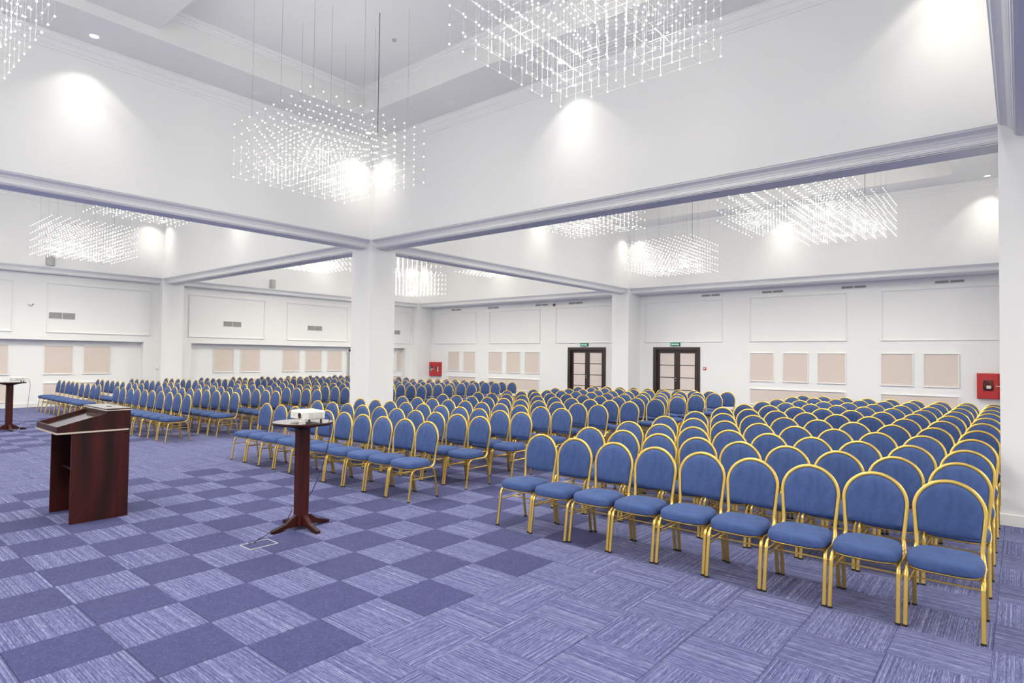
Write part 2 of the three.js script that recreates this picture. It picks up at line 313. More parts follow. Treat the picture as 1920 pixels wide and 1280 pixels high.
// ---------------------------------------------------------------- ceiling
{
  const C = group('ceiling', 'white coffered ceiling with raised trays', 'ceiling', { kind: 'structure' });
  mesh('roof_slab', bx(XF - 0.3, YTOP, ZU - 0.5, XR + 0.3, YTOP + 0.2, ZN + 0.3), M.ceil, C);
  const RW = 1.15;
  for (const b of bays) {
    const o = [b.x0 + RW, b.z0 + RW, b.x1 - RW, b.z1 - RW];
    mesh('ceiling_ring', alongY(rect(b.x0 - 0.02, b.z0 - 0.02, b.x1 + 0.02, b.z1 + 0.02), YC, YTRAY + 0.02, [rect(...o)]), M.ceil, C);
    mesh('ceiling_tray', bx(o[0] - 0.05, YTRAY, o[1] - 0.05, o[2] + 0.05, YTRAY + 0.1, o[3] + 0.05), M.ceil, C);
    const ins = d => rect(o[0] + d, o[1] + d, o[2] - d, o[3] - d);
    mesh('tray_cornice', [alongY(ins(0), YTRAY - 0.06, YTRAY, [ins(0.09)]), alongY(ins(0), YTRAY - 0.1, YTRAY - 0.05, [ins(0.05)]), alongY(ins(0), YTRAY - 0.125, YTRAY - 0.1, [ins(0.02)])], M.trim, C);
    const cx = (b.x0 + b.x1) / 2;
    mesh('bulkhead', bx(cx - 0.68, 6.88, o[1], cx + 0.68, YTRAY + 0.01, o[3]), M.ceil, C);
  }
}

// ---------------------------------------------------------------- recessed downlights
{
  const ring = new THREE.LatheGeometry([[0.062, 0.002], [0.062, -0.004], [0.07, -0.009], [0.085, -0.007], [0.09, 0]].map(p => new THREE.Vector2(...p)), 28);
  const disc = new THREE.CylinderGeometry(0.062, 0.062, 0.006, 28).translate(0, -0.001, 0);
  const sides = { zLow: 'along its far left edge', xHigh: 'along its right edge' };
  for (const b of bays) {
    const cx = (b.x0 + b.x1) / 2, cz = (b.z0 + b.z1) / 2;
    for (let i = -2; i <= 2; i++) for (let j = -2; j <= 2; j++) {
      if (Math.max(Math.abs(i), Math.abs(j)) < 2) continue;
      const lit = i % 2 === 0 && j % 2 === 0, x = cx + i * 2.61, z = cz + j * 2.61;
      const where = i === 2 && j === -2 ? 'in its far corner' : i === -2 && j === -2 ? 'in its left corner' : i === 2 && j === 2 ? 'in its right corner' : i === -2 && j === 2 ? 'in its near corner'
        : i === 2 ? `${ord(j + 2)} along its right edge` : j === -2 ? `${ord(i + 2)} along its left edge` : i === -2 ? `${ord(j + 2)} along its front edge` : `${ord(i + 2)} along its near edge`;
      const g = group('ceiling_downlight', `${lit ? 'lit' : 'unlit'} round recessed downlight, ${where}, ${b.say}`, 'downlight', { at: [x, YC, z], group: 'recessed downlights' });
      mesh('trim_ring', ring, M.white, g); mesh('lens', disc, lit ? M.lens : M.white, g);
      if (lit) {
        for (const [cd, deg, soft, n] of [[DOWNLIGHT_CD, 36, 1, 'downlight_beam'], [DOWNLIGHT_CD * 0.38, 49, 0.25, 'downlight_rim']]) { // lens beam and weaker reflector rim
          const s = new THREE.SpotLight(LAMP, cd, 0, deg * Math.PI / 180, soft, 2);
          s.position.set(0, -0.03, 0); s.target.position.set(0, -3, 0); s.castShadow = true; s.shadow.radius = 2; s.name = n; g.add(s); g.add(s.target);
        }
      }
    }
  }
}

// ---------------------------------------------------------------- lattice chandeliers
{
  const NA = 11, NB = 10, NK = 5, SA = 0.2, SB = 0.2333, SK = 0.204, HA = SA * (NA - 1) / 2, HB = SB * (NB - 1) / 2, H = SK * (NK - 1);
  const wires = [];
  for (let i = 0; i < NA; i++) for (let j = 0; j < NB; j++) wires.push(bar([-HA + i * SA, 0, -HB + j * SB], [-HA + i * SA, H, -HB + j * SB], 0.002, 4));
  for (let k = 0; k < NK; k++) { for (let j = 0; j < NB; j++) wires.push(bar([-HA, k * SK, -HB + j * SB], [HA, k * SK, -HB + j * SB], 0.001, 4)); for (let i = 0; i < NA; i++) wires.push(bar([-HA + i * SA, k * SK, -HB], [-HA + i * SA, k * SK, HB], 0.001, 4)); }
  const lattice = mergeGeometries(wires.map(clean));
  const bulb = new THREE.IcosahedronGeometry(0.0095, 1), bulbFar = new THREE.IcosahedronGeometry(0.0105, 0);
  for (const b of bays) {
    const cx = (b.x0 + b.x1) / 2, cz = (b.z0 + b.z1) / 2;
    for (const sx of [-1, 1]) for (const sz of [-1, 1]) {
      const low = sx * sz < 0, h = low ? 4.5 : 5.03, x = cx + sx * 2.38, z = cz + sz * 2.36;
      const q = sx > 0 ? (sz > 0 ? 'right-hand' : 'farthest') : (sz > 0 ? 'nearest' : 'left-hand');
      const g = group('chandelier', `glowing bulb-lattice box chandelier, ${low ? 'lower hung' : 'higher hung'}, ${q} in the ${b.say}`, 'chandelier', { at: [x, h, z], group: 'lattice chandeliers' });
      const wl = mesh('wire_lattice', lattice, M.wire, g); wl.userData.kind = 'stuff';
      const pts = [];
      for (let i = 0; i < NA; i++) for (let j = 0; j < NB; j++) for (let k = 0; k < NK; k++) pts.push([-HA + i * SA, k * SK, -HB + j * SB]);
      const near = b.id === 'near';
      if (near) {
        const dd = p => CAM.distanceTo(new THREE.Vector3(p[0] + x, p[1] + h, p[2] + z));
        const inView = p => { pv.set(p[0] + x, p[1] + h, p[2] + z).applyMatrix4(VP); return Math.abs(pv.x) < 1 && Math.abs(pv.y) < 1 ? 0 : 100; };
        pts.sort((a, c) => dd(a) + inView(a) - dd(c) - inView(c));
        for (const p of pts.slice(0, 300)) { const m = mesh('bulb', bulb, M.bulb, g); m.position.set(...p); m.castShadow = false; }
      }
      const rest = near ? pts.slice(300) : pts;
      const c = mesh('bulb_cluster', mergeGeometries(rest.map(p => clean(bulbFar.clone()).translate(...p))), M.bulb, g); c.userData.kind = 'stuff'; c.castShadow = false;
      for (const a of [-1, 0, 1]) for (const e of [-1, 0, 1]) mesh('suspension_wire', bar([a * 0.83, H, e * 0.85], [a * 0.83, YTRAY - h, e * 0.85], 0.0025, 5), M.grey, g);
      mesh('power_cable', bar([0.6, H, 0.4], [0.6, YTRAY - h, 0.4], 0.006, 6), M.dark, g);
      for (const [a, e] of [[-0.5, -0.58], [0.5, -0.58], [-0.5, 0.58], [0.5, 0.58]]) {
        const p = new THREE.PointLight(LAMP, CHANDELIER_CD, 0, 2); p.position.set(a, 0.1, e); p.castShadow = true; p.shadow.radius = 4; p.name = 'chandelier_glow'; g.add(p);
      }
      const sp = new THREE.SpotLight(LAMP, CHANDELIER_DOWN_CD, 0, 84 * Math.PI / 180, 0.5, 2); sp.position.set(0, 0.03, 0); sp.target.position.set(0, -3, 0); sp.castShadow = true; sp.shadow.radius = 6; sp.name = 'chandelier_down_glow'; g.add(sp); g.add(sp.target);
    }
  }
}

// ---------------------------------------------------------------- double doors
[[-9.39, 'farther'], [-5.365, 'nearer']].forEach(([zc, which], n) => {
  const D = group('door_' + (n + 1), `dark brown double door with pale panes, ${which} of the two`, 'door', { kind: 'structure', at: [XR, 0, zc] });
  const w = 0.945, ow = 0.845;
  mesh('architrave', [alongZy([[-w, 0], [-ow, 0], [-ow, 2.14], [ow, 2.14], [ow, 0], [w, 0], [w, 2.23], [-w, 2.23]], null, -0.005, 0.022)], M.door, D);
  mesh('jamb', [bx(-0.02, 0, -ow - 0.004, 0.2, 2.14, -ow + 0.03), bx(-0.02, 0, ow - 0.03, 0.2, 2.14, ow + 0.004), bx(-0.02, 2.11, -ow, 0.2, 2.145, ow)], M.door, D);
  for (const s of [-1, 1]) {
    const a = s < 0 ? -ow + 0.03 : 0.002, b = s < 0 ? -0.002 : ow - 0.03, st = 0.115, X0 = 0.08, X1 = 0.12;
    const holes = []; for (let k = 0; k < 4; k++) { const y1 = 2.0 - k * 0.468; holes.push(rect(a + st, y1 - 0.445, b - st, y1)); }
    const leaf = mesh('door_leaf', alongX(rect(a, 0.005, b, 2.108), X0, X1, holes), M.door, D);
    for (const h of holes) mesh('pane', bx(X0 + 0.012, h[0][1], h[0][0], X0 + 0.02, h[2][1], h[1][0]), M.pane, leaf);
    if (s < 0) {
      const hz = b - 0.055;
      mesh('door_handle', [bar([X0, 1.05, hz], [X0 - 0.05, 1.05, hz], 0.009, 8), bar([X0 - 0.05, 1.05, hz + 0.005], [X0 - 0.05, 1.05, hz - 0.11], 0.008, 8), new THREE.CylinderGeometry(0.024, 0.024, 0.008, 16).rotateZ(Math.PI / 2).translate(X0 - 0.004, 1.05, hz)], M.chrome, leaf);
      mesh('lock_rosette', new THREE.CylinderGeometry(0.024, 0.024, 0.01, 16).rotateZ(Math.PI / 2).translate(X0 - 0.005, 0.955, hz), M.chrome, leaf);
    }
  }
  mesh('back_panel', bx(0.13, 0, -ow, 0.2, 2.12, ow), M.door, D);
});

// ---------------------------------------------------------------- exit signs, call point, fire cabinets, vents, speakers, cameras
function signTexture() {
  const c = document.createElement('canvas'); c.width = 256; c.height = 88; const x = c.getContext('2d');
  x.fillStyle = '#1f7a5c'; x.fillRect(0, 0, 256, 88); x.fillStyle = '#e8fff4'; x.font = 'bold 58px sans-serif'; x.textAlign = 'center'; x.textBaseline = 'middle'; x.fillText('ВЫХОД', 128, 47);
  const t = new THREE.CanvasTexture(c); t.colorSpace = THREE.SRGBColorSpace; return t;
}
const signFace = std({ map: signTexture(), emissive: 0xffffff, emissiveMap: signTexture(), emissiveIntensity: 0.25, roughness: 0.4 });
for (const [z, l] of [[-9.485, 'small green exit sign above the farther dark double door'], [-5.39, 'small green exit sign above the nearer dark double door']]) {
  const g = group('exit_sign', l, 'exit sign', { at: [XR, 2.34, z], group: 'exit signs' });
  mesh('housing', rbx(-0.06, -0.062, -0.188, 0, 0.062, 0.188, 0.006), M.signGreen, g);
  const f = mesh('sign_face', new THREE.PlaneGeometry(0.362, 0.112), signFace, g); f.rotation.y = -Math.PI / 2; f.position.x = -0.0615;
}
{
  const g = group('fire_call_point', 'tiny red fire call point beside the nearer dark door', 'call point', { at: [XR, 1.442, -4.245] });
  mesh('body', rbx(-0.035, -0.05, -0.052, 0, 0.05, 0.052, 0.006), M.red, g); mesh('glass_plate', rbx(-0.038, -0.022, -0.028, -0.034, 0.022, 0.028, 0.001), M.white, g);
}
{
  const g = group('wall_siren', 'tiny dark red siren under the cornice between two vents', 'siren', { at: [XR, 4.095, -11.08] });
  mesh('body', rbx(-0.06, -0.045, -0.04, 0, 0.05, 0.04, 0.012), M.redDark, g); mesh('horn', new THREE.CylinderGeometry(0.028, 0.016, 0.05, 14).rotateZ(Math.PI / 2).translate(-0.075, -0.005, 0), M.red, g);
}
for (const [z0, z1, l] of [[-19.06, -18.17, 'red fire hose cabinet in the far corner'], [3.703, 4.60, 'red fire hose cabinet partly hidden by near right column']]) {
  const g = group('fire_cabinet', l, 'fire cabinet', { at: [XR, 0.77, (z0 + z1) / 2], group: 'fire cabinets' });
  const w = (z1 - z0) / 2, h = 0.71, D = 0.14, wz = [[-w + 0.14, -w + 0.37], [w - 0.30, w - 0.09]];
  mesh('cabinet_body', [bx(-D, 0, -w, 0, 0.02, w), bx(-D, h - 0.02, -w, 0, h, w), bx(-D, 0, -w, 0, h, -w + 0.02), bx(-D, 0, w - 0.02, 0, h, w), bx(-0.012, 0, -w, 0, h, w)], M.red, g);
  const m = 0.03;
  for (const [a, b, win] of [[-w + 0.012, m - 0.004, wz[0]], [m + 0.004, w - 0.012, wz[1]]]) {
    const hole = rect(win[0], 0.22, win[1], 0.52), door = mesh('cabinet_door', alongX(rect(a, 0.012, b, h - 0.012), -D - 0.018, -D, [hole]), M.red, g);
    mesh('window_pane', bx(-D - 0.006, 0.22, win[0], -D - 0.003, 0.52, win[1]), phy({ color: 0xffffff, roughness: 0.05, transmission: 1, thickness: 0 }), door);
  }
  mesh('hose_reel', [new THREE.TorusGeometry(0.085, 0.035, 10, 22).rotateY(Math.PI / 2).translate(-0.07, 0.36, (wz[0][0] + wz[0][1]) / 2)], M.redDark, g);
  mesh('hose_nozzle', rbx(-0.125, 0.28, (wz[0][0] + wz[0][1]) / 2 - 0.045, -0.09, 0.37, (wz[0][0] + wz[0][1]) / 2 + 0.06, 0.012), M.white, g);
  mesh('extinguisher', [new THREE.CylinderGeometry(0.05, 0.05, 0.3, 18).translate(-0.075, 0.30, (wz[1][0] + wz[1][1]) / 2), new THREE.CylinderGeometry(0.015, 0.04, 0.06, 14).translate(-0.075, 0.48, (wz[1][0] + wz[1][1]) / 2)], M.plastic, g);
  mesh('latch', [bx(-D - 0.03, 0.345, m - 0.055, -D - 0.018, 0.365, m + 0.055), new THREE.SphereGeometry(0.013, 10, 8).translate(-D - 0.026, 0.385, m - 0.04), new THREE.SphereGeometry(0.013, 10, 8).translate(-D - 0.026, 0.385, m + 0.04)], M.chrome, g);
}
function wallVent(zc, l) { // pair of slots under the right cornice
  const g = group('air_vent', l, 'air vent', { at: [XR, 4.125, zc], group: 'paired slot vents' });
  for (const s of [-1, 1]) {
    const c = s * 0.18, fr = mesh('grille_frame', alongZy(rect(c - 0.175, -0.048, c + 0.175, 0.048), rect(c - 0.162, -0.036, c + 0.162, 0.036), 0, 0.012), M.trim, g);
    mesh('duct', bx(-0.002, -0.037, c - 0.163, 0.0, 0.037, c + 0.163), M.ventDark, fr);
    for (let k = 0; k < 3; k++) mesh('louvre', bx(-0.010, -0.028 + k * 0.022, c - 0.162, -0.003, -0.021 + k * 0.022, c + 0.162), M.vent, fr);
  }
}
wallVent(-17.18, 'dark paired slot vent nearest the far corner, under the cornice');
wallVent(-14.685, 'dark paired slot vent above the three-panel group left of farther door');
wallVent(-11.77, 'dark paired slot vent left of the tiny siren');
wallVent(-9.955, 'dark paired slot vent above the farther dark door');
wallVent(-4.03, 'dark paired slot vent above the nearer dark door');
wallVent(-1.862, 'dark paired slot vent right of the nearer door, above three panels');
wallVent(0.608, 'dark paired slot vent between the two right-hand upper panels');
wallVent(3.083, 'dark paired slot vent above the large fire cabinet side');
function grille(xc, l) {
  const g = group('wall_grille', l, 'air vent', { at: [xc, 2.957, ZU], group: 'long wall grilles' });
  const hw = 0.355, hh = 0.1;
  mesh('grille_frame', [bx(-hw - 0.02, hh, 0, hw + 0.02, hh + 0.02, 0.014), bx(-hw - 0.02, -hh - 0.02, 0, hw + 0.02, -hh, 0.014), bx(-hw - 0.02, -hh, 0, -hw, hh, 0.014), bx(hw, -hh, 0, hw + 0.02, hh, 0.014)], M.trim, g);
  mesh('duct', bx(-hw, -hh, 0, hw, hh, 0.002), M.ventDark, g);
  for (let k = 0; k < 8; k++) { const o = mesh('louvre', bx(-hw, -0.008, -0.002, hw, 0.008, 0.002), M.vent, g); o.position.set(0, -hh + 0.013 + k * 0.025, 0.008); o.rotation.x = 0.6; }
  mesh('divider', bx(-0.006, -hh, 0.002, 0.006, hh, 0.014), M.trim, g);
}
grille(3.93, 'grey wall grille in the upper panel left of the pilaster');
grille(9.53, 'grey wall grille in the first upper panel right of the pilaster');
grille(13.22, 'grey wall grille in the upper panel left of the middle column');
grille(17.69, 'grey wall grille just right of the middle column');
for (const [x, l] of [[3.47, 'light grey wall loudspeaker under the left chandelier'], [10.93, 'light grey wall loudspeaker above the upper panels, right of pilaster']]) {
  const g = group('wall_speaker', l, 'loudspeaker', { at: [x, 4.5, zFace], group: 'wall loudspeakers' });
  const pr = []; for (let k = 0; k <= 12; k++) { const a = -Math.PI / 2 + Math.PI * k / 12; pr.push([0.12 * Math.sin(a), 0.06 + 0.11 * Math.cos(a)]); }
  mesh('cabinet', alongY([[-0.12, 0.05], ...pr.map(([a, b]) => [a, b]), [0.12, 0.05]], 0.01, 0.34), M.grey, g);
  mesh('back_box', rbx(-0.12, 0, 0, 0.12, 0.35, 0.07, 0.008), M.white, g);
}
{
  const g = group('security_camera', 'tiny white camera on the upper wall left of the first grille', 'camera', { at: [3.065, 3.27, ZU] });
  mesh('bracket', bar([0, 0, 0], [0, 0, 0.06], 0.014, 8), M.white, g);
  const b = mesh('camera_body', [new THREE.CylinderGeometry(0.028, 0.028, 0.12, 14).rotateX(Math.PI / 2)], M.white, g); b.position.set(0.02, 0.01, 0.1); b.rotation.set(0.25, 0.7, 0);
  const l = mesh('camera_lens', new THREE.CylinderGeometry(0.022, 0.022, 0.01, 14).rotateX(Math.PI / 2), M.dark, g); l.position.set(0.062, -0.006, 0.15); l.rotation.set(0.25, 0.7, 0);
}
{
  const g = group('wall_sensor', 'tiny grey sensor on the far corner pilaster', 'sensor', { at: [XB[2], 1.235, -19.2] });
  mesh('body', rbx(-0.06, -0.05, -0.04, 0, 0.05, 0.04, 0.015), M.white, g); mesh('eye', new THREE.SphereGeometry(0.03, 12, 8).translate(-0.055, -0.02, 0), M.grey, g);
}
{
  const g = group('smoke_detector', 'small round smoke detector on the raised ceiling tray', 'smoke detector', { at: [4.74, YTRAY, -3.6] });
  mesh('base', new THREE.CylinderGeometry(0.055, 0.06, 0.02, 22).translate(0, -0.01, 0), M.white, g); mesh('chamber', new THREE.CylinderGeometry(0.045, 0.03, 0.03, 22).translate(0, -0.035, 0), M.grey, g);
}
{ // roll-down screen beside the middle column, only its edge shows
  const g = group('projection_screen', 'bright white roll-down screen edge beside the middle column', 'screen', { at: [15.12, 0, -19.45] });
  mesh('screen_cloth', bx(0.02, 0.5, -0.004, 2.3, 1.96, 0.004), M.screen, g); mesh('roller_cap', bar([-0.03, 2.0, 0], [0.02, 2.0, 0], 0.05, 14), M.black, g); mesh('roller_case', bar([0.02, 2.0, 0], [2.3, 2.0, 0], 0.045, 14), M.white, g); mesh('bottom_rail', bx(0.0, 0.46, -0.012, 2.32, 0.5, 0.012), M.white, g);
}

// ---------------------------------------------------------------- lectern
{
  const L = group('lectern', 'dark mahogany lectern with sloping open reading tray', 'lectern', { at: [0.07, 0, -2.89] });
  const W = 0.75, Dp = 0.53;                              // body: x 0..Dp, z -W..0
  const wood = g => planarUV(g, 1.3);
  mesh('side_panel', wood(rbx(0, 0, -0.022, Dp - 0.1, 0.935, 0, 0.002)), M.wood, L);
  mesh('side_panel', wood(rbx(0, 0, -W, Dp - 0.1, 0.935, -W + 0.022, 0.002)), M.wood, L);
  mesh('front_panel', wood(rbx(Dp - 0.105, 0, -W - 0.004, Dp, 0.935, 0.004, 0.003)), M.wood, L);
  mesh('shelf', wood(bx(0.1, 0.5, -W + 0.022, Dp - 0.1, 0.52, -0.022)), M.wood, L);
  mesh('panel_edge', [bx(-0.003, 0, -0.022, 0.0, 0.935, 0), bx(-0.003, 0, -W, 0, 0.935, -W + 0.022)], M.wood, L);
  const X0 = -0.135, X1 = Dp + 0.004, xs = 0.305;
  const D = mesh('desk_box', [wood(bx(X0, 0.953, -W - 0.01, X1, 0.968, 0.01)),
    wood(alongZ([[X0, 0.968], [X1, 0.968], [X1, 1.155], [xs, 1.155], [xs, 1.13], [X0, 1.012]], -0.008, 0.01)),
    wood(alongZ([[X0, 0.968], [X1, 0.968], [X1, 1.155], [xs, 1.155], [xs, 1.13], [X0, 1.012]], -W - 0.01, -W + 0.008)),
    wood(bx(X0, 0.968, -W, X0 + 0.018, 1.012, 0)), wood(bx(xs, 0.968, -W, X1, 1.155, 0))], M.wood, L);
  mesh('reading_surface', wood(alongZ([[X0 + 0.018, 0.985], [xs, 1.10], [xs, 1.085], [X0 + 0.018, 0.97]], -W + 0.008, -0.008)), M.woodTop, L);
  mesh('desk_edge', [bx(X0 - 0.004, 0.936, -W - 0.014, X1 - 0.02, 0.953, 0.014)], M.edge, L);
  const T = mesh('top_board', wood(rbx(xs - 0.006, 1.162, -W - 0.014, X1 + 0.006, 1.178, 0.014, 0.003)), M.woodTop, L);
  mesh('top_edge', bx(xs - 0.008, 1.153, -W - 0.016, X1 + 0.008, 1.163, 0.016), M.edge, L);
  mesh('cable_port', new THREE.CylinderGeometry(0.028, 0.028, 0.003, 22).translate((xs + X1) / 2, 1.179, -W * 0.42), M.black, L);
}

// ---------------------------------------------------------------- projector tables and projectors
function pedestal(x, z, l) {
  const g = group('pedestal_table', l, 'table', { at: [x, 0, z], group: 'tall pedestal tables' });
  const top = mesh('table_top', planarUV(new THREE.LatheGeometry([[0, 1.0895], [0.293, 1.0895], [0.294, 1.09], [0, 1.09]].map(p => new THREE.Vector2(...p)), 64), 1.5), M.woodTop, g);
  mesh('rim', planarUV(new THREE.LatheGeometry([[0, 1.062], [0.286, 1.062], [0.296, 1.066], [0.30, 1.076], [0.298, 1.085], [0.293, 1.0895], [0, 1.0895]].map(p => new THREE.Vector2(...p)), 64), 1.5), M.wood, top);
  mesh('top_brace', planarUV(alongX([[-0.2, 1.066], [-0.2, 1.055], [-0.06, 1.02], [0.06, 1.02], [0.2, 1.055], [0.2, 1.066]], -0.055, 0.055), 1.3), M.wood, g);
  mesh('top_brace', planarUV(alongZ([[-0.2, 1.066], [0.2, 1.066], [0.2, 1.055], [0.06, 1.02], [-0.06, 1.02], [-0.2, 1.055]], -0.055, 0.055), 1.3), M.wood, g);
  const c = 0.062, k = 0.04;
  mesh('post', planarUV(alongY([[-c, -k], [-k, -c], [k, -c], [c, -k], [c, k], [k, c], [-k, c], [-c, k]], 0.04, 1.03), 1.3), M.wood, g);
  for (let q = 0; q < 4; q++) {
    const f = mesh('foot', planarUV(new THREE.ExtrudeGeometry(shape([[0.03, 0.03], [0.16, 0.03], [0.26, 0.0], [0.315, 0.0], [0.318, 0.022], [0.25, 0.042], [0.17, 0.066], [0.1, 0.118], [0.06, 0.135], [0.03, 0.135]]), { depth: 0.036, bevelEnabled: true, bevelSize: 0.006, bevelThickness: 0.006, bevelSegments: 2 }).translate(0, 0, -0.018), 1.3), M.wood, g);
    f.rotation.y = q * Math.PI / 2;
  }
  return g;
}
function projector(x, z, l) {
  const g = group('projector', l, 'projector', { at: [x, 1.09, z], group: 'white projectors' });
  const b = mesh('case', rbx(0, 0.024, -0.285, 0.235, 0.108, 0, 0.012, 3), M.plastic, g);
  mesh('top_cover', rbx(0.012, 0.106, -0.273, 0.223, 0.114, -0.012, 0.004), M.plastic, g);
  const le = mesh('lens_ring', new THREE.TorusGeometry(0.030, 0.007, 10, 28).rotateY(Math.PI / 2).translate(-0.002, 0.066, -0.085), M.plastic, g);
  mesh('lens', [new THREE.CylinderGeometry(0.028, 0.028, 0.02, 26).rotateZ(Math.PI / 2).translate(-0.004, 0.066, -0.085)], M.glass, g);
  for (const [a, w] of [[0.05, 0.055], [0.118, 0.085]]) {
    const v = mesh('side_vent', bx(a, 0.036, 0, a + w, 0.094, 0.0015), M.grey, g);
    for (let k = 0; k < 7; k++) mesh('vent_slat', bx(a, 0.036 + k * 0.0085, 0.0012, a + w, 0.036 + k * 0.0085 + 0.004, 0.004), M.plastic, v);
    for (let k = 0; k < Math.round(w / 0.014); k++) mesh('vent_rib', bx(a + k * 0.014, 0.036, 0.0012, a + k * 0.014 + 0.003, 0.094, 0.0045), M.plastic, v);
  }
  mesh('adjuster_foot', rbx(-0.028, 0, -0.07, 0.02, 0.026, -0.015, 0.003), M.plastic, g);
  mesh('rear_foot', new THREE.CylinderGeometry(0.01, 0.012, 0.026, 12).translate(0.205, 0.013, -0.03), M.dark, g);
  mesh('rear_foot', new THREE.CylinderGeometry(0.01, 0.012, 0.026, 12).translate(0.205, 0.013, -0.25), M.dark, g);
  mesh('badge', bx(-0.0008, 0.062, -0.22, 0.001, 0.068, -0.18), M.grey, g);
}
const TX = 1.60, TZ = -1.06, LX = 1.42, LZ = -12.85;
pedestal(TX, TZ, 'dark round pedestal table with projector, in front of the middle block');
projector(1.555, -0.95, 'white projector on the nearer round pedestal table');
tag(mesh('power_cord', tube([[1.797, 1.15, -1.07], [1.86, 1.15, -1.07], [1.905, 1.12, -1.06], [1.915, 1.0, -1.05], [1.90, 0.86, -1.045], [1.83, 0.62, -1.04], [1.76, 0.44, -1.05], [1.72, 0.33, -1.08], [1.69, 0.25, -1.16], [1.62, 0.21, -1.19], [1.52, 0.215, -1.12], [1.475, 0.20, -1.03], [1.44, 0.14, -1.03], [1.40, 0.075, -1.035], [1.33, 0.055, -1.05], [1.27, 0.03, -1.06], [1.2, 0.012, -1.03], [1.1, 0.008, -0.98], [1.02, 0.008, -0.9]], 0.004, 140, 6), M.cable), 'thin dark cord hanging from the nearer projector to the floor box', 'cord');
pedestal(LX, LZ, 'dark round pedestal table with projector at the left picture edge');
projector(1.44, -12.72, 'white projector on the far pedestal table at the left picture edge');
tag(mesh('power_cord', tube([[1.684, 1.15, -12.83], [1.745, 1.15, -12.83], [1.78, 1.05, -12.83], [1.76, 0.7, -12.82], [1.72, 0.4, -12.8], [1.63, 0.15, -12.7], [1.55, 0.02, -12.6], [1.5, 0.008, -12.5]], 0.005, 60, 6), M.cableGrey), 'thin grey cord hanging from the far projector at the left', 'cord');
{
  const g = group('floor_box', 'flat white-framed socket box in the carpet near the pedestal table', 'floor socket', { at: [1.038, 0, -0.843] });
  mesh('frame', alongY(rect(-0.138, -0.1, 0.138, 0.1), 0, 0.004, [rect(-0.128, -0.09, 0.128, 0.09)]), M.grey, g);
  const r = []; const lid = new THREE.PlaneGeometry(0.256, 0.18).rotateX(-Math.PI / 2).translate(0, 0.0032, 0);
  const uv = lid.attributes.uv; for (let i = 0; i < uv.count; i++) uv.setXY(i, 0.01 + uv.getX(i) * 0.12, 0.01 + uv.getY(i) * 0.08);
  mesh('carpet_inlay', lid, M.carpet, g); mesh('lid_tab', rbx(-0.075, 0.003, -0.05, -0.065, 0.03, -0.04, 0.002), M.dark, g);
}

// ---------------------------------------------------------------- banquet chairs (facing -x)
function sweep(path, normals, w, t, caps = true, n8 = 8) { // flat oval tube; w across, t along the normal
  const pos = [], idx = [], nrm = [], N = path.length, T = new THREE.Vector3(), W = new THREE.Vector3(), K = n8;
  const sec = []; for (let k = 0; k < K; k++) { const a = (k + 0.5) / K * Math.PI * 2, c = Math.cos(a), s = Math.sin(a), q = 0.55; sec.push([Math.sign(c) * Math.pow(Math.abs(c), q), Math.sign(s) * Math.pow(Math.abs(s), q), c, s]); }
  for (let i = 0; i < N; i++) {
    const a = path[Math.max(0, i - 1)], b = path[Math.min(N - 1, i + 1)]; T.copy(b).sub(a).normalize();
    const nn = normals[i].clone().addScaledVector(T, -normals[i].dot(T)).normalize(); W.crossVectors(T, nn).normalize();
    for (const [u, v, cu, cv] of sec) { pos.push(path[i].x + W.x * u * w / 2 + nn.x * v * t / 2, path[i].y + W.y * u * w / 2 + nn.y * v * t / 2, path[i].z + W.z * u * w / 2 + nn.z * v * t / 2); const m = new THREE.Vector3().addScaledVector(W, cu * 0.55).addScaledVector(nn, cv).normalize(); nrm.push(m.x, m.y, m.z); }
  }
  for (let i = 0; i < N - 1; i++) for (let k = 0; k < K; k++) { const q = (k + 1) % K, a = i * K + k, b = i * K + q, c = (i + 1) * K + q, d = (i + 1) * K + k; idx.push(a, c, b, a, d, c); }
  if (caps) for (const [s, rev] of [[0, false], [(N - 1) * K, true]]) for (let k = 1; k < K - 1; k++) rev ? idx.push(s, s + k + 1, s + k) : idx.push(s, s + k, s + k + 1);
  const g = new THREE.BufferGeometry(); g.setAttribute('position', new THREE.Float32BufferAttribute(pos, 3)); g.setAttribute('normal', new THREE.Float32BufferAttribute(nrm, 3)); g.setAttribute('uv', new THREE.Float32BufferAttribute(new Float32Array(pos.length / 3 * 2), 2)); g.setIndex(idx); return g;
}
const V3 = (x, y, z) => new THREE.Vector3(x, y, z);
function bez(a, c, b, n) { const o = []; for (let i = 0; i <= n; i++) { const t = i / n; o.push([0, 1, 2].map(k => (1 - t) * (1 - t) * a[k] + 2 * t * (1 - t) * c[k] + t * t * b[k])); } return o; }
const dirNormals = pts => pts.map((p, i) => { const a = pts[Math.max(0, i - 1)], b = pts[Math.min(pts.length - 1, i + 1)], t = b.clone().sub(a).normalize(); return V3(t.y, -t.x, 0).normalize(); });
const backX = y => 0.205 + 0.135 * (y - 0.47);
function rings(outline, prof, place, uvf) { // closed padded shape: outline points scaled by prof[i][0], offset prof[i][1]
  const n = outline.length, pos = [], uv = [], idx = [];
  prof.forEach(([s, o]) => outline.forEach(p => { const q = place(p, s, o); pos.push(...q); uv.push(...uvf(q)); }));
  for (let i = 0; i < prof.length - 1; i++) for (let k = 0; k < n; k++) { const q = (k + 1) % n, a = i * n + k, b = i * n + q, c = (i + 1) * n + q, d = (i + 1) * n + k; idx.push(a, b, c, a, c, d); }
  const g = new THREE.BufferGeometry(); g.setAttribute('position', new THREE.Float32BufferAttribute(pos, 3)); g.setAttribute('uv', new THREE.Float32BufferAttribute(uv, 2)); g.setIndex(idx); g.computeVertexNormals(); return g;
}
